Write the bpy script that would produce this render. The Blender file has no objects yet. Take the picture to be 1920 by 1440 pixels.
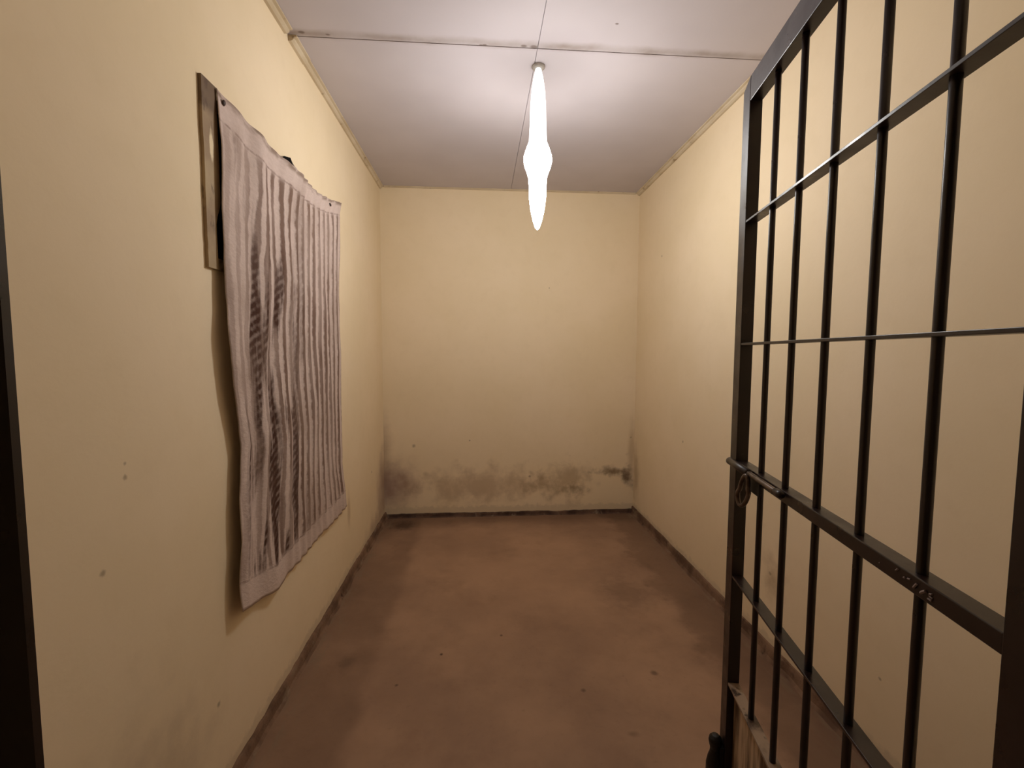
import bpy, bmesh, math, random
from mathutils import Vector, Matrix, noise as mnoise

random.seed(7)
C = bpy.context.scene.collection
S = bpy.context.scene

# ------------------------------------------------------------------ camera, world, exposure
CAM_Z = 1.3815
cam_data = bpy.data.cameras.new('camera')
cam_data.sensor_fit = 'HORIZONTAL'
cam_data.sensor_width = 36.0
cam_data.lens = 839.6 / 1920 * 36.0
cam_data.clip_start = 0.02
cam = bpy.data.objects.new('camera', cam_data)
C.objects.link(cam)
_r = Vector((0.9975011, -0.0705775, 0.0032033))
_f = Vector((0.0706289, 0.9950607, -0.0697564))
_u = _r.cross(_f)
m = Matrix((_r, _u, -_f)).transposed().to_4x4()
m.translation = Vector((0, 0, CAM_Z))
cam.matrix_world = m
S.camera = cam

S.view_settings.view_transform = 'Standard'
S.view_settings.look = 'None'
S.view_settings.gamma = 1.0
S.view_settings.use_curve_mapping = False
S.view_settings.exposure = 0.0

world = bpy.data.worlds.new('world')
S.world = world
world.use_nodes = True
world.node_tree.nodes['Background'].inputs[0].default_value = (0.02, 0.016, 0.013, 1)
world.node_tree.nodes['Background'].inputs[1].default_value = 0.3

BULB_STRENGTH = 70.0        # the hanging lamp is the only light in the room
FLARE_TOP_STRENGTH = 3.0  # glow of the flare streak above the bulb
FLARE_TIP_STRENGTH = 70.0  # flare streak below the bulb, strong to brighten floor and lower walls
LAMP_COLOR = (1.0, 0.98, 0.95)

# ------------------------------------------------------------------ room dimensions (metres)
XL, XR, YB, YF, H = -0.797, 1.321, 3.725, 0.385, 2.70
YC = -1.5                   # corridor wall behind the camera

# ------------------------------------------------------------------ helpers
def lin(c):
    def f(v):
        v /= 255.0
        return v / 12.92 if v <= 0.04045 else ((v + 0.055) / 1.055) ** 2.4
    return (f(c[0]), f(c[1]), f(c[2]), 1.0)

class NT:
    """small wrapper that builds a procedural material"""
    def __init__(self, name, rough=0.85, spec=0.25, metallic=0.0):
        self.m = bpy.data.materials.new(name)
        self.m.use_nodes = True
        self.t = self.m.node_tree
        self.b = self.t.nodes['Principled BSDF']
        self.b.inputs['Roughness'].default_value = rough
        self.b.inputs['Specular IOR Level'].default_value = spec
        self.b.inputs['Metallic'].default_value = metallic
        self._pos = None
    def n(self, kind, **kw):
        nd = self.t.nodes.new(kind)
        for k, v in kw.items(): setattr(nd, k, v)
        return nd
    def l(self, a, b): self.t.links.new(a, b)
    def setin(self, sock, v):
        if hasattr(v, 'is_linked') or isinstance(v, bpy.types.NodeSocket): self.l(v, sock)
        else: sock.default_value = v
    def math(self, op, a, b=0.0, c=None, clamp=False):
        nd = self.n('ShaderNodeMath', operation=op, use_clamp=clamp)
        self.setin(nd.inputs[0], a); self.setin(nd.inputs[1], b)
        if c is not None: self.setin(nd.inputs[2], c)
        return nd.outputs[0]
    def vmath(self, op, a, b):
        nd = self.n('ShaderNodeVectorMath', operation=op)
        self.setin(nd.inputs[0], a); self.setin(nd.inputs[1], b)
        return nd.outputs['Value'] if op in ('LENGTH', 'DISTANCE', 'DOT_PRODUCT') else nd.outputs[0]
    def pos(self):
        if self._pos is None:
            self._pos = self.n('ShaderNodeTexCoord').outputs['Object']
        return self._pos
    def sep(self, v):
        nd = self.n('ShaderNodeSeparateXYZ'); self.l(v, nd.inputs[0]); return nd.outputs
    def comb(self, x, y, z=0.0):
        nd = self.n('ShaderNodeCombineXYZ')
        self.setin(nd.inputs[0], x); self.setin(nd.inputs[1], y); self.setin(nd.inputs[2], z)
        return nd.outputs[0]
    def noise(self, scale, vec=None, detail=4.0, rough=0.55, stretch=None):
        nd = self.n('ShaderNodeTexNoise')
        nd.inputs['Scale'].default_value = scale
        nd.inputs['Detail'].default_value = detail
        nd.inputs['Roughness'].default_value = rough
        v = vec if vec is not None else self.pos()
        if stretch: v = self.vmath('MULTIPLY', v, stretch)
        self.l(v, nd.inputs['Vector'])
        return nd.outputs['Fac']
    def ramp(self, v, a, b, lo=0.0, hi=1.0):
        nd = self.n('ShaderNodeMapRange', interpolation_type='SMOOTHSTEP', clamp=True)
        self.setin(nd.inputs[0], v)
        nd.inputs[1].default_value = a; nd.inputs[2].default_value = b
        nd.inputs[3].default_value = lo; nd.inputs[4].default_value = hi
        return nd.outputs[0]
    def mix(self, fac, a, b):
        nd = self.n('ShaderNodeMix', data_type='RGBA')
        self.setin(nd.inputs[0], fac); self.setin(nd.inputs[6], a); self.setin(nd.inputs[7], b)
        return nd.outputs[2]
    def blob(self, c, r, soft=0.6, wob=0.5, nscale=9.0):
        d = self.vmath('SUBTRACT', self.pos(), c)
        d = self.vmath('DIVIDE', d, r)
        d = self.vmath('LENGTH', d, (0, 0, 0))
        if wob:
            w = self.math('SUBTRACT', self.noise(nscale), 0.5)
            d = self.math('MULTIPLY_ADD', w, wob * 2.4, d)
        return self.ramp(d, 1.0, 1.0 - soft)
    def color(self, c): self.setin(self.b.inputs['Base Color'], c)
    def bump(self, h, strength=0.2, dist=0.01):
        nd = self.n('ShaderNodeBump')
        nd.inputs['Strength'].default_value = strength
        nd.inputs['Distance'].default_value = dist
        self.l(h, nd.inputs['Height'])
        self.l(nd.outputs[0], self.b.inputs['Normal'])

def add_box(bm, lo, hi, mat=None):
    vs = [bm.verts.new((x, y, z)) for x in (lo[0], hi[0]) for y in (lo[1], hi[1]) for z in (lo[2], hi[2])]
    fs = [(0, 1, 3, 2), (4, 6, 7, 5), (0, 4, 5, 1), (2, 3, 7, 6), (0, 2, 6, 4), (1, 5, 7, 3)]
    for f in fs: bm.faces.new([vs[i] for i in f])
    return vs

def add_lathe(bm, prof, center=(0, 0, 0), axis='Z', n=32):
    c = Vector(center); rings = []
    def P(r, h, a):
        x, y = r * math.cos(a), r * math.sin(a)
        return c + (Vector((x, y, h)) if axis == 'Z' else Vector((h, x, y)) if axis == 'X' else Vector((y, h, x)))
    for r, h in prof:
        if r < 1e-6: rings.append([bm.verts.new(P(0, h, 0))])
        else: rings.append([bm.verts.new(P(r, h, 2 * math.pi * i / n)) for i in range(n)])
    for a, b in zip(rings[:-1], rings[1:]):
        for i in range(n):
            j = (i + 1) % n
            if len(a) == 1 and len(b) == 1: continue
            if len(a) == 1: bm.faces.new((a[0], b[j], b[i]))
            elif len(b) == 1: bm.faces.new((a[i], a[j], b[0]))
            else: bm.faces.new((a[i], a[j], b[j], b[i]))
    if len(rings[0]) > 1: bm.faces.new(rings[0])
    if len(rings[-1]) > 1: bm.faces.new(rings[-1])

def add_tube(bm, pts, radii, n=12, closed=False):
    pts = [Vector(p) for p in pts]
    if not hasattr(radii, '__len__'): radii = [radii] * len(pts)
    rings = []; N = len(pts); ref = None
    for i, p in enumerate(pts):
        a = pts[(i - 1) % N] if (closed or i > 0) else p
        b = pts[(i + 1) % N] if (closed or i < N - 1) else p
        t = (b - a).normalized()
        if ref is None: ref = t.orthogonal().normalized()
        ref = (ref - t * ref.dot(t)).normalized()
        s = t.cross(ref)
        rings.append([bm.verts.new(p + (ref * math.cos(2 * math.pi * k / n) + s * math.sin(2 * math.pi * k / n)) * radii[i]) for k in range(n)])
    pairs = list(zip(rings[:-1], rings[1:]))
    if closed: pairs.append((rings[-1], rings[0]))
    for a, b in pairs:
        for i in range(n):
            j = (i + 1) % n
            bm.faces.new((a[i], a[j], b[j], b[i]))
    if not closed:
        bm.faces.new(rings[0]); bm.faces.new(rings[-1])

def obj(name, bm, mat, parent=None, smooth=False, bevel=0.0):
    bmesh.ops.recalc_face_normals(bm, faces=bm.faces[:])
    me = bpy.data.meshes.new(name)
    bm.to_mesh(me); bm.free()
    if smooth:
        for p in me.polygons: p.use_smooth = True
    me.materials.append(mat)
    o = bpy.data.objects.new(name, me)
    C.objects.link(o)
    if parent: o.parent = parent
    if bevel:
        b = o.modifiers.new('bevel', 'BEVEL'); b.width = bevel; b.segments = 2; b.limit_method = 'ANGLE'
    return o

def struct(o): o['kind'] = 'structure'; return o
def tag(o, label, cat, group=None):
    o['label'] = label; o['category'] = cat
    if group: o['group'] = group
    return o
def box_obj(name, lo, hi, mat, parent=None, bevel=0.0):
    bm = bmesh.new(); add_box(bm, lo, hi); return obj(name, bm, mat, parent, bevel=bevel)

# ------------------------------------------------------------------ materials
CREAM = lin((218, 193, 144))
def wall_material(name, stains=(), spots=()):
    k = NT(name, rough=0.75, spec=0.2)
    base = k.mix(k.ramp(k.noise(1.6, detail=3), 0.3, 0.7), lin((236, 217, 183)), lin((241, 222, 191)))
    base = k.mix(k.ramp(k.noise(14, detail=6), 0.45, 0.85, 0, 0.14), base, lin((216, 194, 156)))
    for c, r, soft, wob, col, amt in stains:
        mk = k.math('MULTIPLY', k.blob(c, r, soft, wob), amt)
        base = k.mix(mk, base, lin(col))
    for c, r in spots:
        base = k.mix(k.math('MULTIPLY', k.blob(c, (r, r, r), 0.8, 0.5, 60), 0.5), base, lin((110, 88, 64)))
    # flaked, whitish paint just above the skirting
    z = k.sep(k.pos())[2]
    low = k.ramp(k.math('MULTIPLY_ADD', k.math('SUBTRACT', k.noise(26), 0.5), 0.09, z), 0.098, 0.07)
    base = k.mix(k.math('MULTIPLY', low, 0.55), base, lin((206, 188, 160)))
    k.color(base)
    k.bump(k.noise(30, detail=5), 0.12, 0.006)
    return k.m

M_wall_left = wall_material('cream wall paint left',
    stains=[((XL, 3.70, 0.30), (0.3, 0.34, 0.42), 1.0, 0.25, (150, 122, 108), 0.75),
            ((XL, 3.45, 0.06), (0.3, 0.5, 0.16), 1.0, 0.4, (150, 120, 104), 0.55),
            ((XL, 2.72, 0.42), (0.3, 0.05, 0.16), 0.9, 0.3, (176, 146, 108), 0.5),
            ((XL, 1.02, 0.20), (0.3, 0.40, 0.45), 1.0, 0.5, (150, 132, 120), 0.35)],
    spots=[((XL, 3.303, 0.503), 0.016), ((XL, 1.049, 1.10), 0.009), ((XL, 1.05, 1.13), 0.007),
           ((XL, 0.976, 0.913), 0.011), ((XL, 1.353, 0.31), 0.012)])
M_wall_back = wall_material('cream wall paint back',
    stains=[((-0.78, YB, 0.28), (0.36, 0.3, 0.33), 1.0, 0.35, (150, 122, 114), 0.8),
            ((-0.80, YB, 0.55), (0.10, 0.3, 0.45), 1.0, 0.3, (150, 122, 96), 0.5),
            ((0.00, YB, 0.27), (0.75, 0.3, 0.20), 0.9, 0.75, (158, 130, 100), 0.5),
            ((0.72, YB, 0.27), (0.36, 0.3, 0.22), 0.9, 0.9, (150, 124, 90), 0.5),
            ((1.13, YB, 0.365), (0.19, 0.3, 0.06), 1.0, 1.1, (104, 80, 56), 0.8),
            ((1.275, YB, 0.33), (0.085, 0.3, 0.14), 1.0, 0.9, (84, 60, 44), 0.85),
            ((0.80, YB, 0.22), (0.16, 0.3, 0.07), 0.8, 0.9, (120, 96, 70), 0.6),
            ((1.30, YB, 0.55), (0.05, 0.3, 0.45), 1.0, 0.3, (160, 130, 84), 0.4)],
    spots=[((-0.5515, YB, 0.6065), 0.02), ((-0.09, YB, 0.646), 0.009), ((0.417, YB, 0.333), 0.014),
           ((1.29, YB, 0.659), 0.012), ((0.572, YB, 1.917), 0.007)])
M_wall_right = wall_material('cream wall paint right',
    stains=[((XR, 1.87, 0.36), (0.3, 0.10, 0.16), 1.0, 0.8, (150, 120, 84), 0.5),
            ((XR, 3.68, 0.36), (0.3, 0.12, 0.3), 1.0, 0.4, (160, 132, 92), 0.5)],
    spots=[((XR, 3.2345, 2.088), 0.012), ((XR, 2.81, 0.804), 0.011), ((XR, 1.895, 0.378), 0.012), ((XR, 1.324, 0.3056), 0.008)])
M_wall_plain = wall_material('cream wall paint')

def ceiling_material():
    k = NT('grey white ceiling board', rough=0.7, spec=0.2)
    base = k.mix(k.ramp(k.noise(1.3, detail=3), 0.3, 0.7), lin((192, 184, 188)), lin((202, 194, 198)))
    p = k.sep(k.pos())
    w = k.math('MULTIPLY_ADD', k.math('SUBTRACT', k.noise(9), 0.5), 0.035, k.math('SUBTRACT', p[1], 2.012))
    grime = k.ramp(k.math('ABSOLUTE', w), 0.040, 0.0)
    grime = k.math('MULTIPLY', grime, k.ramp(k.noise(5), 0.3, 0.75, 0.25, 0.8))
    base = k.mix(grime, base, lin((140, 124, 112)))
    for c, r in (((0.0196, 2.024, H), 0.014), ((0.005, 2.026, H), 0.010), ((0.19, 2.018, H), 0.018), ((0.235, 2.022, H), 0.024),
                 ((-0.771, 3.638, H), 0.014), ((-0.735, 2.004, H), 0.018), ((-0.631, 2.01, H), 0.014), ((0.55, 1.86, H), 0.010)):
        base = k.mix(k.math('MULTIPLY', k.blob(c, (r, r * 0.6, r), 0.6, 0.3, 50), 0.75), base, lin((104, 88, 78)))
    k.color(base)
    return k.m
M_ceiling = ceiling_material()

def floor_material():
    k = NT('worn brown cement floor', rough=0.62, spec=0.3)
    base = k.mix(k.ramp(k.noise(1.8, detail=5, rough=0.6), 0.32, 0.68), lin((150, 120, 99)), lin((172, 139, 114)))
    base = k.mix(k.ramp(k.noise(6.5, detail=6), 0.5, 0.8, 0, 0.35), base, lin((138, 106, 83)))
    base = k.mix(k.ramp(k.noise(40, detail=3), 0.55, 0.85, 0, 0.25), base, lin((116, 88, 70)))
    base = k.mix(k.math('MULTIPLY', k.blob((0.15, 2.75, 0), (0.85, 1.0, 1), 1.0, 0.5, 3), 0.4), base, lin((190, 153, 124)))  # paler floor centre: rubbed tone plus light falloff put into the colour
    base = k.mix(k.ramp(k.noise(2.6, detail=6, rough=0.65), 0.5, 0.72, 0, 0.35), base, lin((118, 91, 74)))
    p = k.sep(k.pos())
    wob = k.math('SUBTRACT', k.noise(5, detail=5), 0.5)
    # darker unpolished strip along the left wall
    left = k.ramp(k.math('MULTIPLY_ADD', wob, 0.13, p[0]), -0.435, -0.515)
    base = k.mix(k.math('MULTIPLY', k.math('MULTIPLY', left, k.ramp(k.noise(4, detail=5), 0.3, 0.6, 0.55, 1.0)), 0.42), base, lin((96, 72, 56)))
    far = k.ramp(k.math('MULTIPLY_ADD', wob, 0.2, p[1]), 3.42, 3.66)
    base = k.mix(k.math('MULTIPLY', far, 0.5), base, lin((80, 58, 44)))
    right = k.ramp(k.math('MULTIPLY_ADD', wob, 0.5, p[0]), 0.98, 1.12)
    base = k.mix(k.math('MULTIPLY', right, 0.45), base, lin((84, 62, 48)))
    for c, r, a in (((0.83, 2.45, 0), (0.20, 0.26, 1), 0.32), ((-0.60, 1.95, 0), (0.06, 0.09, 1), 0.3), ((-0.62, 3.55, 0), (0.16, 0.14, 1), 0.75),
                    ((-0.18, 1.98, 0), (0.010, 0.012, 1), 0.9), ((0.75, 1.8, 0), (0.022, 0.022, 1), 0.6), ((0.42, 1.72, 0), (0.016, 0.016, 1), 0.6),
                    ((0.55, 1.5, 0), (0.03, 0.02, 1), 0.4), ((0.1, 2.1, 0), (0.010, 0.010, 1), 0.7), ((-0.35, 1.8, 0), (0.012, 0.012, 1), 0.7)):
        base = k.mix(k.math('MULTIPLY', k.blob(c, r, 0.9, 0.5, 18), a), base, lin((62, 43, 33)))
    # scuffed pale dust beside the walls
    edge = k.math('MAXIMUM', k.ramp(p[0], -0.66, -0.76), k.ramp(p[0], 1.20, 1.29))
    sc = k.math('MULTIPLY', edge, k.ramp(k.noise(13, detail=6, stretch=(2.4, 0.6, 1)), 0.46, 0.64))
    base = k.mix(k.math('MULTIPLY', sc, 0.6), base, lin((136, 118, 98)))
    k.color(base)
    k.bump(k.noise(22, detail=6), 0.15, 0.008)
    return k.m
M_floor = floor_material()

def skirting_material(name, dark, pale):
    k = NT(name, rough=0.7, spec=0.25)
    base = k.mix(k.ramp(k.noise(7, detail=6), 0.35, 0.65), lin(dark), lin(pale))
    base = k.mix(k.ramp(k.noise(17, detail=6, stretch=(1, 0.45, 1)), 0.56, 0.70, 0, 0.7), base, lin((150, 132, 112)))
    base = k.mix(k.ramp(k.noise(12, detail=4), 0.60, 0.72, 0, 0.8), base, lin((40, 29, 24)))
    k.color(base); k.bump(k.noise(45), 0.4, 0.01)
    return k.m
M_skirt = skirting_material('dirty brown painted skirting', (100, 77, 63), (140, 112, 92))
M_skirt_back = skirting_material('damp dark skirting', (66, 48, 40), (108, 84, 70))

def trim_material():
    k = NT('cream painted ceiling trim', rough=0.6, spec=0.25)
    base = k.mix(k.ramp(k.noise(5, detail=5), 0.35, 0.7), lin((214, 199, 174)), lin((198, 180, 152)))
    base = k.mix(k.ramp(k.noise(20, detail=5), 0.62, 0.74, 0, 0.6), base, lin((122, 98, 70)))
    k.color(base); return k.m
M_trim = trim_material()

def paint_material():
    k = NT('dark brown gloss gate paint', rough=0.32, spec=0.5)
    base = k.mix(k.ramp(k.noise(9, detail=5), 0.4, 0.7), lin((28, 16, 15)), lin((35, 21, 19)))
    base = k.mix(k.ramp(k.noise(38, detail=5), 0.66, 0.74, 0, 0.35), base, lin((60, 46, 40)))
    k.color(base)
    k.setin(k.b.inputs['Roughness'], k.ramp(k.noise(14), 0.3, 0.7, 0.26, 0.42))
    k.bump(k.noise(60, detail=3), 0.06, 0.003)
    return k.m
M_paint = paint_material()

def kick_material():
    k = NT('scuffed pale kick plate', rough=0.6, spec=0.3)
    st = k.noise(7, detail=6, stretch=(5.5, 1, 0.5))
    base = k.mix(k.ramp(st, 0.36, 0.62), lin((84, 64, 48)), lin((186, 160, 132)))
    base = k.mix(k.ramp(k.noise(16, detail=4, stretch=(3, 1, 0.35)), 0.58, 0.7), base, lin((132, 104, 80)))
    k.color(base); return k.m
M_kick = kick_material()

def worn_ledge_material():
    k = NT('worn ledge paint', rough=0.4, spec=0.4)
    base = k.mix(k.ramp(k.noise(13, detail=6), 0.40, 0.62), lin((66, 49, 39)), lin((150, 128, 108)))
    base = k.mix(k.ramp(k.noise(24, detail=5), 0.58, 0.66), base, lin((50, 36, 30)))
    k.color(base); return k.m
M_ledge = worn_ledge_material()

def plain(name, col, rough=0.5, spec=0.4, metallic=0.0, nz=0.0, col2=None):
    k = NT(name, rough, spec, metallic)
    k.color(k.mix(k.ramp(k.noise(nz or 20, detail=5), 0.35, 0.7), lin(col), lin(col2 or tuple(int(v * 0.85) for v in col))))
    return k.m
M_black = plain('black fitting', (22, 18, 17), 0.45)
M_steel = plain('worn grey steel', (112, 98, 88), 0.38, 0.5, 0.6, 40, (74, 62, 54))
M_scrap = plain('black cloth scrap', (14, 12, 12), 0.9, 0.1)
M_nail = plain('rusty nail', (64, 46, 36), 0.6)
M_chip = plain('chipped paint marks', (150, 132, 128), 0.7)
M_glass_dark = plain('dark window glass', (10, 9, 9), 0.08, 0.5)
M_flex = plain('white lamp flex', (205, 198, 190), 0.5)

def frame_material():
    k = NT('worn cream window frame', rough=0.6, spec=0.25)
    base = k.mix(k.ramp(k.noise(6, detail=5), 0.35, 0.65), lin((176, 154, 120)), lin((150, 126, 98)))
    base = k.mix(k.ramp(k.noise(14, detail=6, stretch=(1, 1.4, 0.6)), 0.56, 0.66, 0, 0.85), base, lin((92, 70, 52)))
    z = k.sep(k.pos())[2]
    base = k.mix(k.math('MULTIPLY', k.ramp(z, 2.06, 2.10), 0.8), base, lin((92, 70, 52)))
    base = k.mix(k.blob((XL, 1.42, 1.985), (0.1, 0.012, 0.055), 0.5, 0.3, 30), base, lin((232, 214, 178)))
    k.color(base); return k.m
M_frame = frame_material()

def cloth_material():
    k = NT('mauve grey striped curtain cloth', rough=0.95, spec=0.08)
    tc = k.n('ShaderNodeTexCoord').outputs['UV']
    u, v, _ = k.sep(tc)
    def nz2(su, sv, off=0.0, detail=3.0, shear=0.0):
        uu = k.math('MULTIPLY_ADD', v, shear, k.math('MULTIPLY', u, su)) if shear else k.math('MULTIPLY', u, su)
        return k.noise(1.0, vec=k.comb(uu, k.math('MULTIPLY', v, sv), off), detail=detail)
    leftm = k.ramp(u, 0.44, 0.18)
    amp = k.math('MULTIPLY_ADD', leftm, 0.13, 0.020)
    u2 = k.math('MULTIPLY_ADD', k.math('SUBTRACT', nz2(5, 2.6), 0.5), amp, u)
    s = k.math('SINE', k.math('MULTIPLY', u2, 2 * math.pi * 17.0))
    fine = nz2(40, 55, 2.0)
    s = k.math('MULTIPLY_ADD', k.math('SUBTRACT', fine, 0.5), 1.9, s)
    stripe = k.ramp(s, -0.55, 0.65)
    vary = k.ramp(nz2(9, 3.0, 5.0), 0.3, 0.62, 0.55, 1.0)
    hem = k.math('MULTIPLY', k.ramp(v, 0.046, 0.066), k.ramp(v, 0.950, 0.930))
    stripe = k.math('MULTIPLY', k.math('MULTIPLY', stripe, vary), hem)
    stripe = k.math('MULTIPLY', stripe, k.ramp(u, 0.05, 0.30, 0.45, 1.0))
    weave = nz2(60, 150, 0.0, 2.0)
    light = k.mix(weave, lin((216, 198, 190)), lin((200, 180, 171)))
    base = k.mix(stripe, light, lin((126, 103, 92)))
    # threadbare dark runs, mostly in the left half and low down
    run = nz2(17, 3.0, 4.3, 3.0, shear=1.6)
    where = k.math('MULTIPLY', k.ramp(u, 0.66, 0.34), k.ramp(v, 0.02, 0.40, 0.45, 1.0))
    where = k.math('MULTIPLY', where, k.ramp(u, 0.02, 0.08))
    run = k.math('MULTIPLY', k.math('MULTIPLY', k.ramp(run, 0.49, 0.62), where), hem)
    hatch = k.math('SINE', k.math('MULTIPLY_ADD', v, 330.0, k.math('MULTIPLY', u, 150.0)))
    hatch = k.ramp(k.math('MULTIPLY_ADD', k.math('SUBTRACT', fine, 0.5), 7.0, hatch), -2.2, 0.9, 0.62, 1.0)
    base = k.mix(k.math('MULTIPLY', run, hatch), base, lin((76, 53, 44)))
    # stitched hem lines
    ln = k.math('MAXIMUM', k.math('COMPARE', v, 0.054, 0.0022), k.math('COMPARE', v, 0.942, 0.0022))
    ln = k.math('MULTIPLY', ln, k.ramp(fine, 0.35, 0.6))
    base = k.mix(k.math('MULTIPLY', ln, 0.55), base, lin((122, 100, 90)))
    edge = k.math('MULTIPLY', k.ramp(v, 0.020, 0.006), k.ramp(nz2(12, 40, 7.0), 0.35, 0.6))
    base = k.mix(k.math('MULTIPLY', edge, 0.75), base, lin((120, 98, 80)))
    dirt = k.ramp(nz2(5, 5, 9.0, 5.0), 0.45, 0.8, 0, 0.5)
    base = k.mix(dirt, base, lin((142, 120, 106)))
    k.color(base)
    k.bump(k.math('MULTIPLY_ADD', stripe, -0.8, weave), 0.4, 0.005)
    return k.m
M_cloth = cloth_material()

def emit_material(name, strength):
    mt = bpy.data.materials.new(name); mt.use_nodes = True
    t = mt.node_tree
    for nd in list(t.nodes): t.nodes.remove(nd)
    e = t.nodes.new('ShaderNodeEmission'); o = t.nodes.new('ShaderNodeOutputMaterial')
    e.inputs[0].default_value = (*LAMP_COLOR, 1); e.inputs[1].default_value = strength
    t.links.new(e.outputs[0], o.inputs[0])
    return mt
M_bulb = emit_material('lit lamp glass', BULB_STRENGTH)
M_flare_tip = emit_material('lit flare streak tip', FLARE_TIP_STRENGTH)
M_flare_top = emit_material('lit flare streak top', FLARE_TOP_STRENGTH)

# ------------------------------------------------------------------ the room
T = 0.15
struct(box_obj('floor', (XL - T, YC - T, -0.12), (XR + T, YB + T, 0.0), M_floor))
struct(box_obj('wall_left', (XL - T, YC, 0.0), (XL, YB, H + 0.1), M_wall_left))
struct(box_obj('wall_right', (XR, YC, 0.0), (XR + T, YB, H + 0.1), M_wall_right))
struct(box_obj('wall_back', (XL - T, YB, 0.0), (XR + T, YB + T, H + 0.1), M_wall_back))
struct(box_obj('wall_corridor', (XL - T, YC - T, 0.0), (XR + T, YC, H + 0.1), M_wall_plain))

# front wall around the doorway the camera stands in
OX0, OX1, OZ = -0.46, 0.66, 2.20
bm = bmesh.new()
add_box(bm, (XL, 0.20, 0.0), (OX0, YF, H))
add_box(bm, (OX1, 0.20, 0.0), (XR, YF, H))
add_box(bm, (OX0, 0.20, OZ), (OX1, YF, H))
struct(obj('wall_front', bm, M_wall_plain))

# ceiling: four boards with narrow open joints under a slab
bm = bmesh.new()
JX, JY, G = 0.250, 2.030, 0.0025
add_box(bm, (XL - T, YC - T, H + 0.008), (XR + T, YB + T, H + 0.1))
for x0, x1 in ((XL, JX - G * 0.6), (JX + G * 0.6, XR)):
    for y0, y1 in ((YC, JY - G), (JY + G, YB)):
        add_box(bm, (x0, y0, H), (x1, y1, H + 0.008))
struct(obj('ceiling', bm, M_ceiling))

# steel angle lining of the doorway: its flange faces the corridor
bm = bmesh.new()
add_box(bm, (OX0 + 0.0005, 0.376, 0.0), (-0.369, 0.383, OZ))
add_box(bm, (0.604, 0.376, 0.0), (OX1 - 0.0005, 0.383, OZ))
add_box(bm, (-0.369, 0.376, OZ - 0.06), (0.604, 0.383, OZ - 0.0005))
struct(obj('trim_1', bm, M_paint))

# ceiling trims
def trim_strip(name, axis, a0, a1, side, w=0.034, h=0.022):
    prof = [(0, 0), (0, -h), (w * 0.35, -h), (w * 0.62, -h * 0.72), (w * 0.66, -h * 0.35), (w, -h * 0.30), (w, 0)]
    bm = bmesh.new(); rings = []
    n = max(2, int((a1 - a0) / 0.15))
    for i in range(n + 1):
        a = a0 + (a1 - a0) * i / n
        j = 0.0015 * mnoise.noise(Vector((a * 5, side, 0)))
        ring = []
        for p, q in prof:
            q2 = q + (j if q < 0 else 0)
            if axis == 'Y': co = (XL + p if side < 0 else XR - p, a, H + q2)
            else: co = (a, YB - p, H + q2)
            ring.append(bm.verts.new(co))
        rings.append(ring)
    for r0, r1 in zip(rings[:-1], rings[1:]):
        for i in range(len(prof)):
            j = (i + 1) % len(prof)
            bm.faces.new((r0[i], r0[j], r1[j], r1[i]))
    bm.faces.new(rings[0]); bm.faces.new(rings[-1])
    struct(obj(name, bm, M_trim))
trim_strip('trim_2', 'Y', YF, 1.985, -1)
trim_strip('trim_3', 'Y', 2.022, 2.178, -1, w=0.036, h=0.024)
trim_strip('trim_4', 'Y', 2.181, YB, -1, w=0.032, h=0.020)
trim_strip('trim_5', 'Y', YF, YB, 1, w=0.036, h=0.020)
trim_strip('trim_6', 'X', XL + 0.036, XR - 0.038, 0, w=0.018, h=0.010)

# skirting: rough painted cement bands with a ragged top
def skirting(name, axis, a0, a1, side, hgt, th, rag, seed):
    bm = bmesh.new(); rings = []
    n = int((a1 - a0) / 0.02)
    for i in range(n + 1):
        a = a0 + (a1 - a0) * i / n
        q = mnoise.noise(Vector((a * 6.0, seed, 0))) + 0.6 * mnoise.noise(Vector((a * 23.0, seed, 3)))
        q2 = mnoise.noise(Vector((a * 9.0, seed, 7)))
        h = hgt + rag * q; t = th * (1 + 0.35 * q2)
        ring = []
        for d, z in ((0, 0), (0, h), (t * 0.75, h), (t, h * 0.8), (t * 1.25, h * 0.25), (t * 1.9, 0.0)):
            if axis == 'Y': co = (XL + d if side < 0 else XR - d, a, z)
            else: co = (a, YB - d, z)
            ring.append(bm.verts.new(co))
        rings.append(ring)
    for r0, r1 in zip(rings[:-1], rings[1:]):
        for i in range(6):
            j = (i + 1) % 6
            bm.faces.new((r0[i], r0[j], r1[j], r1[i]))
    bm.faces.new(rings[0]); bm.faces.new(rings[-1])
    struct(obj(name, bm, M_skirt_back if axis == 'X' else M_skirt))
skirting('baseboard_left', 'Y', YF, YB, -1, 0.050, 0.014, 0.009, 1.3)
skirting('baseboard_right', 'Y', YF, YB, 1, 0.058, 0.014, 0.004, 5.1)
skirting('baseboard_back', 'X', XL + 0.015, XR - 0.015, 0, 0.032, 0.012, 0.007, 9.7)

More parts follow.
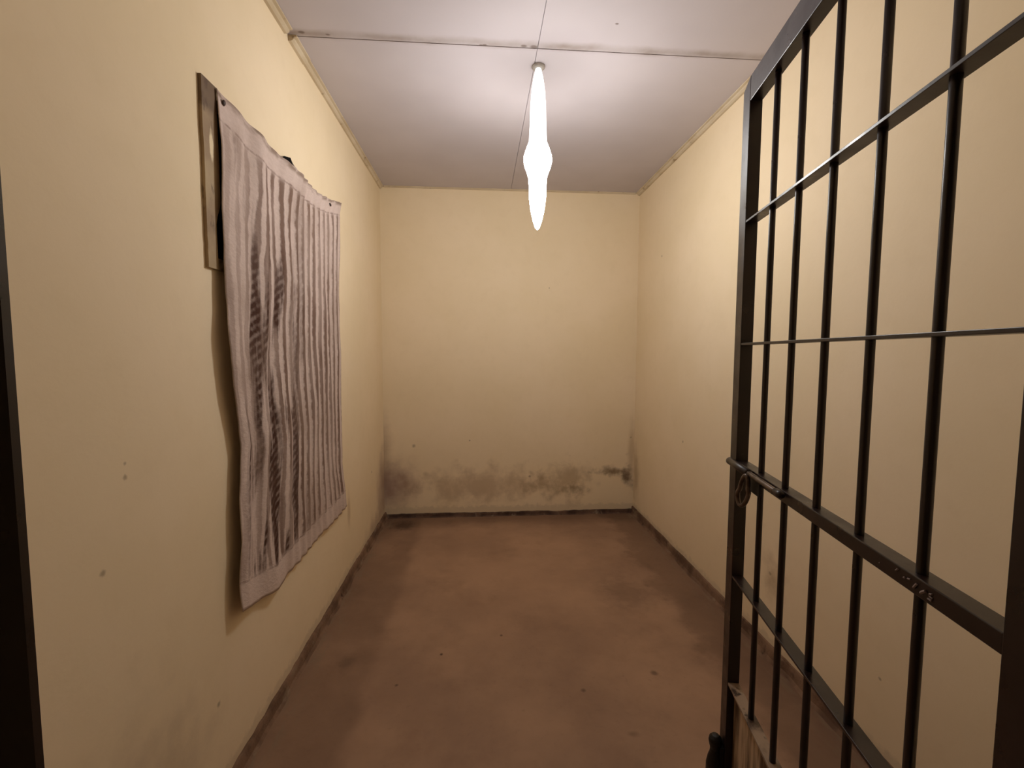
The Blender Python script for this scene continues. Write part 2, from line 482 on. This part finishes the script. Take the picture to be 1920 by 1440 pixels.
# ------------------------------------------------------------------ window hidden behind the cloth
WY0, WY1, WZ0, WZ1 = 1.383, 2.46, 1.628, 2.135
win = box_obj('window_1', (XL, WY0 + 0.045, WZ0 + 0.005), (XL + 0.003, WY1 - 0.045, WZ1 - 0.005), M_glass_dark)
struct(win)
bm = bmesh.new()
def smooth_(t, a, b):
    x = min(1, max(0, (t - a) / (b - a))); return x * x * (3 - 2 * x)
N = 24                                   # left stile, hacked and uneven along its outer edge
rings = []
for i in range(N + 1):
    z = WZ0 + (2.168 - WZ0) * i / N
    e = 0.004 * mnoise.noise(Vector((z * 9, 2, 0))) + 0.003 * mnoise.noise(Vector((z * 31, 5, 0)))
    w = 0.046 + 0.026 * smooth_(z, 1.76, 1.84) + 0.003 * mnoise.noise(Vector((z * 14, 8, 0)))
    zt = z
    rings.append([bm.verts.new(v) for v in ((XL, WY0 + e, zt), (XL + 0.010, WY0 + e, zt), (XL + 0.011, WY0 + w, zt), (XL, WY0 + w, zt))])
for a, b in zip(rings[:-1], rings[1:]):
    for i in range(4): bm.faces.new((a[i], a[(i + 1) % 4], b[(i + 1) % 4], b[i]))
bm.faces.new(rings[0]); bm.faces.new(rings[-1])
obj('window_frame', bm, M_frame, win)
bm = bmesh.new()
add_box(bm, (XL, WY0 + 0.05, WZ1 - 0.035), (XL + 0.008, WY1, WZ1))
add_box(bm, (XL, WY0 + 0.05, WZ0), (XL + 0.008, WY1, WZ0 + 0.035))
add_box(bm, (XL, WY1 - 0.045, WZ0 + 0.035), (XL + 0.008, WY1, WZ1 - 0.035))
obj('window_frame', bm, M_frame, win)

# ------------------------------------------------------------------ the hanging cloth
TOP = [(1.449, 2.164), (1.582, 2.157), (1.72, 2.143), (1.905, 2.142), (2.066, 2.138), (2.295, 2.148), (2.444, 2.174), (2.640, 2.216)]
LEFT = [(1.449, 2.164), (1.445, 2.032), (1.435, 1.827), (1.432, 1.63), (1.422, 1.413), (1.438, 1.274), (1.463, 1.162), (1.476, 1.086), (1.452, 0.883), (1.45, 0.774), (1.428, 0.647), (1.434, 0.552)]
RIGHT = [(2.640, 2.216), (2.592, 2.14), (2.575, 1.795), (2.555, 1.412), (2.558, 1.189), (2.55, 0.761), (2.586, 0.572), (2.604, 0.490)]
BOT = [(1.434, 0.552), (1.569, 0.511), (1.703, 0.483), (1.846, 0.481), (2.12, 0.486), (2.347, 0.491), (2.604, 0.490)]
def along(pts, t):
    L = [0.0]
    for a, b in zip(pts[:-1], pts[1:]): L.append(L[-1] + math.hypot(b[0] - a[0], b[1] - a[1]))
    d = t * L[-1]
    for i in range(len(pts) - 1):
        if d <= L[i + 1] or i == len(pts) - 2:
            s = (d - L[i]) / (L[i + 1] - L[i])
            return (pts[i][0] + (pts[i + 1][0] - pts[i][0]) * s, pts[i][1] + (pts[i + 1][1] - pts[i][1]) * s)
def smooth(t, a, b):
    x = min(1, max(0, (t - a) / (b - a))); return x * x * (3 - 2 * x)
def cloth_off(u, v):
    """distance of the cloth from the wall"""
    left = 1 - smooth(u, 0.25, 0.5)
    d = 0.021
    warp = 0.05 * mnoise.noise(Vector((u * 4, v * 2.2, 1)))
    d += 0.0035 * math.sin(2 * math.pi * 17 * u + 0.8 * mnoise.noise(Vector((u * 5, v * 3, 2)))) * (1 - left)
    d += left * 0.0065 * math.sin(2 * math.pi * 5.5 * (u + warp * 2.0) + 0.7)
    d += 0.006 * mnoise.noise(Vector((u * 7 + 3, v * 5, 4)))
    d += 0.004 * mnoise.noise(Vector((u * 22, v * 9, 6)))
    d += 0.011 * (1 - smooth(u, 0.0, 0.14)) * smooth(v, 0.3, 0.45)
    d += 0.006 * smooth(v, 0.85, 1.0) * math.sin(u * 9)
    pin = max(math.exp(-((u - 0.02) / 0.06) ** 2), math.exp(-((u - 0.86) / 0.06) ** 2)) * math.exp(-(v / 0.05) ** 2)
    d = d * (1 - pin) + 0.014 * pin
    d += 0.017 * math.exp(-((u - 0.45) / 0.13) ** 2) * math.exp(-(v / 0.07) ** 2)
    return max(d, 0.0135)
def cloth_point(u, v):
    c0, c1 = along(TOP, u), along(BOT, u)
    d0, d1 = along(LEFT, v), along(RIGHT, v)
    q = []
    for i in range(2):
        lin_ = (1 - v) * c0[i] + v * c1[i] + (1 - u) * d0[i] + u * d1[i]
        bil = (1 - u) * (1 - v) * TOP[0][i] + u * (1 - v) * TOP[-1][i] + (1 - u) * v * BOT[0][i] + u * v * BOT[-1][i]
        q.append(lin_ - bil)
    edge = 0.004 * mnoise.noise(Vector((u * 17, v * 24, 11)))
    return Vector((XL + cloth_off(u, v), q[0] + edge, q[1] + edge * 0.8))
NU, NV = 150, 130
bm = bmesh.new(); uvl = bm.loops.layers.uv.new('UVMap')
grid = [[bm.verts.new(cloth_point(i / NU, j / NV)) for j in range(NV + 1)] for i in range(NU + 1)]
for i in range(NU):
    for j in range(NV):
        f = bm.faces.new((grid[i][j], grid[i + 1][j], grid[i + 1][j + 1], grid[i][j + 1]))
        for lp, (a, b) in zip(f.loops, ((i, j), (i + 1, j), (i + 1, j + 1), (i, j + 1))):
            lp[uvl].uv = (a / NU, b / NV)
cloth = obj('hanging_cloth', bm, M_cloth, smooth=True)
sol = cloth.modifiers.new('thickness', 'SOLIDIFY'); sol.thickness = 0.0022; sol.offset = 0
tag(cloth, 'mauve grey striped cloth nailed over the window on the left cream wall', 'curtain')

def nail(loc, label, tilt):
    bm = bmesh.new()
    add_lathe(bm, [(0.0, 0.0045), (0.006, 0.0035), (0.009, 0.001), (0.009, -0.001), (0.003, -0.002), (0.003, -0.014), (0.0, -0.016)], axis='X', n=14)
    o = obj('nail', bm, M_nail, smooth=True)
    o.location = loc; o.rotation_euler = (0, tilt, tilt * 0.6)
    tag(o, label, 'nail', 'nails holding the cloth')
p = cloth_point(0.025, 0.016); nail((p.x + 0.004, p.y, p.z), 'dark rusty nail through the top corner of the cloth nearest the doorway', 0.25)
p = cloth_point(0.855, 0.022); nail((p.x + 0.004, p.y, p.z), 'dark rusty nail through the top corner of the cloth nearest the back wall', -0.2)

bm = bmesh.new()
zx = XL + 0.0115
add_tube(bm, [(zx, 1.898, 2.140), (zx, 1.925, 2.160), (zx, 1.955, 2.168), (zx, 1.985, 2.160), (zx, 2.012, 2.154), (zx, 2.036, 2.148), (zx, 2.046, 2.128)],
         [0.004, 0.009, 0.0105, 0.0095, 0.010, 0.0085, 0.003], n=10)
add_tube(bm, [(zx, 1.950, 2.165), (zx, 1.972, 2.178), (zx, 1.990, 2.162)], [0.008, 0.006, 0.007], n=8)
tag(obj('cloth_scrap', bm, M_scrap, smooth=True), 'small black crumpled scrap sticking up behind the top edge of the hanging cloth', 'scrap')

# ------------------------------------------------------------------ the lamp bulb, its flare streak modelled as glowing ends
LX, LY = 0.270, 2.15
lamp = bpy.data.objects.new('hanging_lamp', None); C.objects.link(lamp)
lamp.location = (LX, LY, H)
tag(lamp, 'glaring white bulb hanging from the middle of the ceiling, its flare streak added as glowing ends', 'lamp')
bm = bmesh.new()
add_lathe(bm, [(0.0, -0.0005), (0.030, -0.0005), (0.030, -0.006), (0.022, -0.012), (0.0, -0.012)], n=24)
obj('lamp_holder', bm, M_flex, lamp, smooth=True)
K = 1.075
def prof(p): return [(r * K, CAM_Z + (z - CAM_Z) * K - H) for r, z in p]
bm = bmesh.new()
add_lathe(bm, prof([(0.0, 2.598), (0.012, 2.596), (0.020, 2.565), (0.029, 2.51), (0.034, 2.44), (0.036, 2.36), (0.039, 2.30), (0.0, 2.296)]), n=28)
obj('lamp_flare_top', bm, M_flare_top, lamp, smooth=True)  # added glowing shape for the flare above the bulb
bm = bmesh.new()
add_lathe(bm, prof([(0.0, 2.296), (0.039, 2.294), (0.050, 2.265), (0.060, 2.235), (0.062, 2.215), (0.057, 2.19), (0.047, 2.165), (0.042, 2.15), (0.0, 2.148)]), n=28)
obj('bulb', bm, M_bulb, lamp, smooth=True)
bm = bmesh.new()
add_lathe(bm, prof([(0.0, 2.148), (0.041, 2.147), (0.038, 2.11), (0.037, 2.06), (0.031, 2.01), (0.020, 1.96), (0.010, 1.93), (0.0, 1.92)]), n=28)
obj('lamp_flare_tip', bm, M_flare_tip, lamp, smooth=True)  # added glowing shape for the flare below the bulb

# ------------------------------------------------------------------ the barred gate, standing open into the room
TH = 0.1985
GL = 0.870                                        # width of the leaf
FX, FY = 0.7206, 1.2295                           # free edge of the leaf
gate = bpy.data.objects.new('barred_gate', None); C.objects.link(gate)
gate.location = (FX - math.sin(TH) * GL, FY - math.cos(TH) * GL, 0)
gate.rotation_euler = (0, 0, math.pi / 2 - TH)
tag(gate, 'dark brown steel barred gate standing open into the room at right', 'gate')
# local frame: x from hinge to free edge, y = 0 is the face towards the room, z up
DP = -0.032
ZT = 2.112
bm = bmesh.new()                                  # free stile, its top corner cut at a slope
vs = add_box(bm, (GL - 0.0465, DP, 0.02), (GL, 0, ZT))
for v in vs:
    if v.co.z > 1 and v.co.x > GL - 0.01: v.co.z = 2.092
obj('stile', bm, M_paint, gate, bevel=0.0015)
box_obj('stile', (0.0, DP, 0.02), (0.0465, 0, ZT), M_paint, gate, 0.0015)
box_obj('top_rail', (0.0465, DP, 2.047), (GL - 0.0465, -0.0003, ZT - 0.0005), M_paint, gate, 0.0015)
IX0, IX1 = 0.0465, GL - 0.0465
for z in (1.732, 1.404, 0.746):
    box_obj('flat_rail', (IX0 - 0.004, -0.0312, z), (IX1 + 0.006, -0.0012, z + 0.006), M_paint, gate, 0.0008)
box_obj('lock_rail', (IX0, -0.0315, 1.058), (IX1, -0.0008, 1.083), M_paint, gate, 0.0015)
led = box_obj('kick_rail', (IX0, -0.0315, 0.426), (IX1, -0.001, 0.433), M_ledge, gate, 0.001)
led['label'] = 'flat rail with scuffed pale paint'
box_obj('bottom_rail', (IX0, -0.0315, 0.02), (IX1, -0.001, 0.055), M_paint, gate, 0.0015)
kp = box_obj('kick_plate', (IX0, -0.0225, 0.055), (IX1, -0.0205, 0.426), M_kick, gate)
kp['label'] = 'scuffed pale streaked sheet'

bm = bmesh.new()
add_tube(bm, [(0, 0, 0.433), (0, 0, 1.0), (0, 0, 1.6), (0, 0, 2.047)], 0.0070, n=14)
bar0 = obj('bar', bm, M_paint, gate, smooth=True)
for i, s in enumerate((0.173, 0.298, 0.426, 0.556, 0.690)):
    b = bar0 if i == 0 else bar0.copy()
    if i: C.objects.link(b)
    b.parent = gate
    b.location = (GL - s, -0.016, 0)

# hinge knuckles
for z in (0.35, 1.75):
    bm = bmesh.new()
    add_lathe(bm, [(0, 0), (0.008, 0), (0.008, 0.038), (0.009, 0.039), (0.009, 0.041), (0.008, 0.042), (0.008, 0.08), (0, 0.08)], center=(-0.009, -0.012, z), n=14)
    add_box(bm, (-0.006, -0.016, z + 0.004), (0.001, -0.008, z + 0.036))
    obj('hinge', bm, M_paint, gate)

# slide bolt on the lock rail
def gx(s): return GL - s
bm = bmesh.new()
zb, yb = 1.0785, 0.011
add_lathe(bm, [(0, gx(0.315)), (0.0060, gx(0.313)), (0.0065, gx(0.308)), (0.0065, gx(0.020)), (0.005, gx(0.016)), (0, gx(0.016))], center=(0, yb, zb), axis='X', n=18)
bolt = obj('slide_bolt', bm, M_steel, gate, smooth=True)
bolt['label'] = 'worn grey steel slide bolt'
bm = bmesh.new()
add_lathe(bm, [(0.0066, gx(0.165)), (0.0105, gx(0.163)), (0.0105, gx(0.03)), (0.0066, gx(0.026))], center=(0, yb, zb), axis='X', n=18)
obj('bolt_sleeve', bm, M_paint, bolt, smooth=True)
bm = bmesh.new()
add_box(bm, (gx(0.216), 0.0005, 1.032), (gx(0.150), 0.0055, 1.070))
obj('bolt_plate', bm, M_black, bolt, bevel=0.002)
pts = []
for i in range(28):
    a = 2 * math.pi * i / 28
    w = 0.019 * math.cos(a) * (0.72 if math.sin(a) > 0 else 1.0)
    h = 0.043 * math.sin(a)
    pts.append((gx(0.160) - w * 1.0 - h * 0.34, 0.020 - w * 0.3, 1.032 + h))
bm = bmesh.new(); add_tube(bm, pts, 0.0056, n=10, closed=True)
obj('bolt_handle', bm, M_steel, bolt, smooth=True)
bm = bmesh.new()
add_lathe(bm, [(0, gx(0.340)), (0.007, gx(0.339)), (0.0085, gx(0.330)), (0.0085, gx(0.312)), (0, gx(0.311))], center=(0, yb - 0.002, zb - 0.001), axis='X', n=16)
obj('bolt_keeper', bm, M_paint, bolt, smooth=True)

# drop bolt low on the free stile
bm = bmesh.new()
add_box(bm, (GL - 0.044, 0.0002, 0.06), (GL - 0.003, 0.012, 0.225))
add_lathe(bm, [(0, 0.252), (0.010, 0.250), (0.017, 0.242), (0.019, 0.232), (0.017, 0.220), (0.014, 0.208), (0.015, 0.196), (0.020, 0.180), (0.024, 0.160), (0.024, 0.08), (0.016, 0.07), (0.010, 0.065), (0.010, 0.012), (0, 0.010)],
          center=(GL - 0.024, 0.020, 0), n=20)
db = obj('drop_bolt', bm, M_black, gate, smooth=False, bevel=0.001)
db['label'] = 'black drop bolt'

# small illegible pale marks chipped into the lock rail paint
def mark(s, z, pts, r):
    bm = bmesh.new()
    add_tube(bm, [(gx(s) - a * 1.25, -0.0002, z + b * 1.25) for a, b in pts], r * 1.25, n=6)
    o = obj('paint_mark', bm, M_chip, gate)
    o['label'] = 'small pale illegible mark'
mark(0.668, 1.0755, [(-0.002, -0.001), (0.001, 0.002)], 0.0011)
mark(0.682, 1.0715, [(-0.001, 0.0), (0.001, 0.001)], 0.0012)
mark(0.690, 1.0735, [(-0.002, 0.0), (0.002, 0.001)], 0.0009)
mark(0.702, 1.0710, [(-0.002, -0.003), (0.0, 0.0), (0.002, 0.003)], 0.0014)
mark(0.716, 1.0690, [(-0.003, -0.002), (0.0, 0.001), (0.003, 0.003)], 0.0018)
mark(0.7275, 1.0690, [(0.002, 0.004), (-0.001, 0.003), (-0.001, 0.001), (0.002, 0.0), (0.0015, -0.003), (-0.003, -0.003)], 0.0011)
mark(0.632, 1.0690, [(-0.0006, 0.0), (0.0006, 0.0005)], 0.0008)
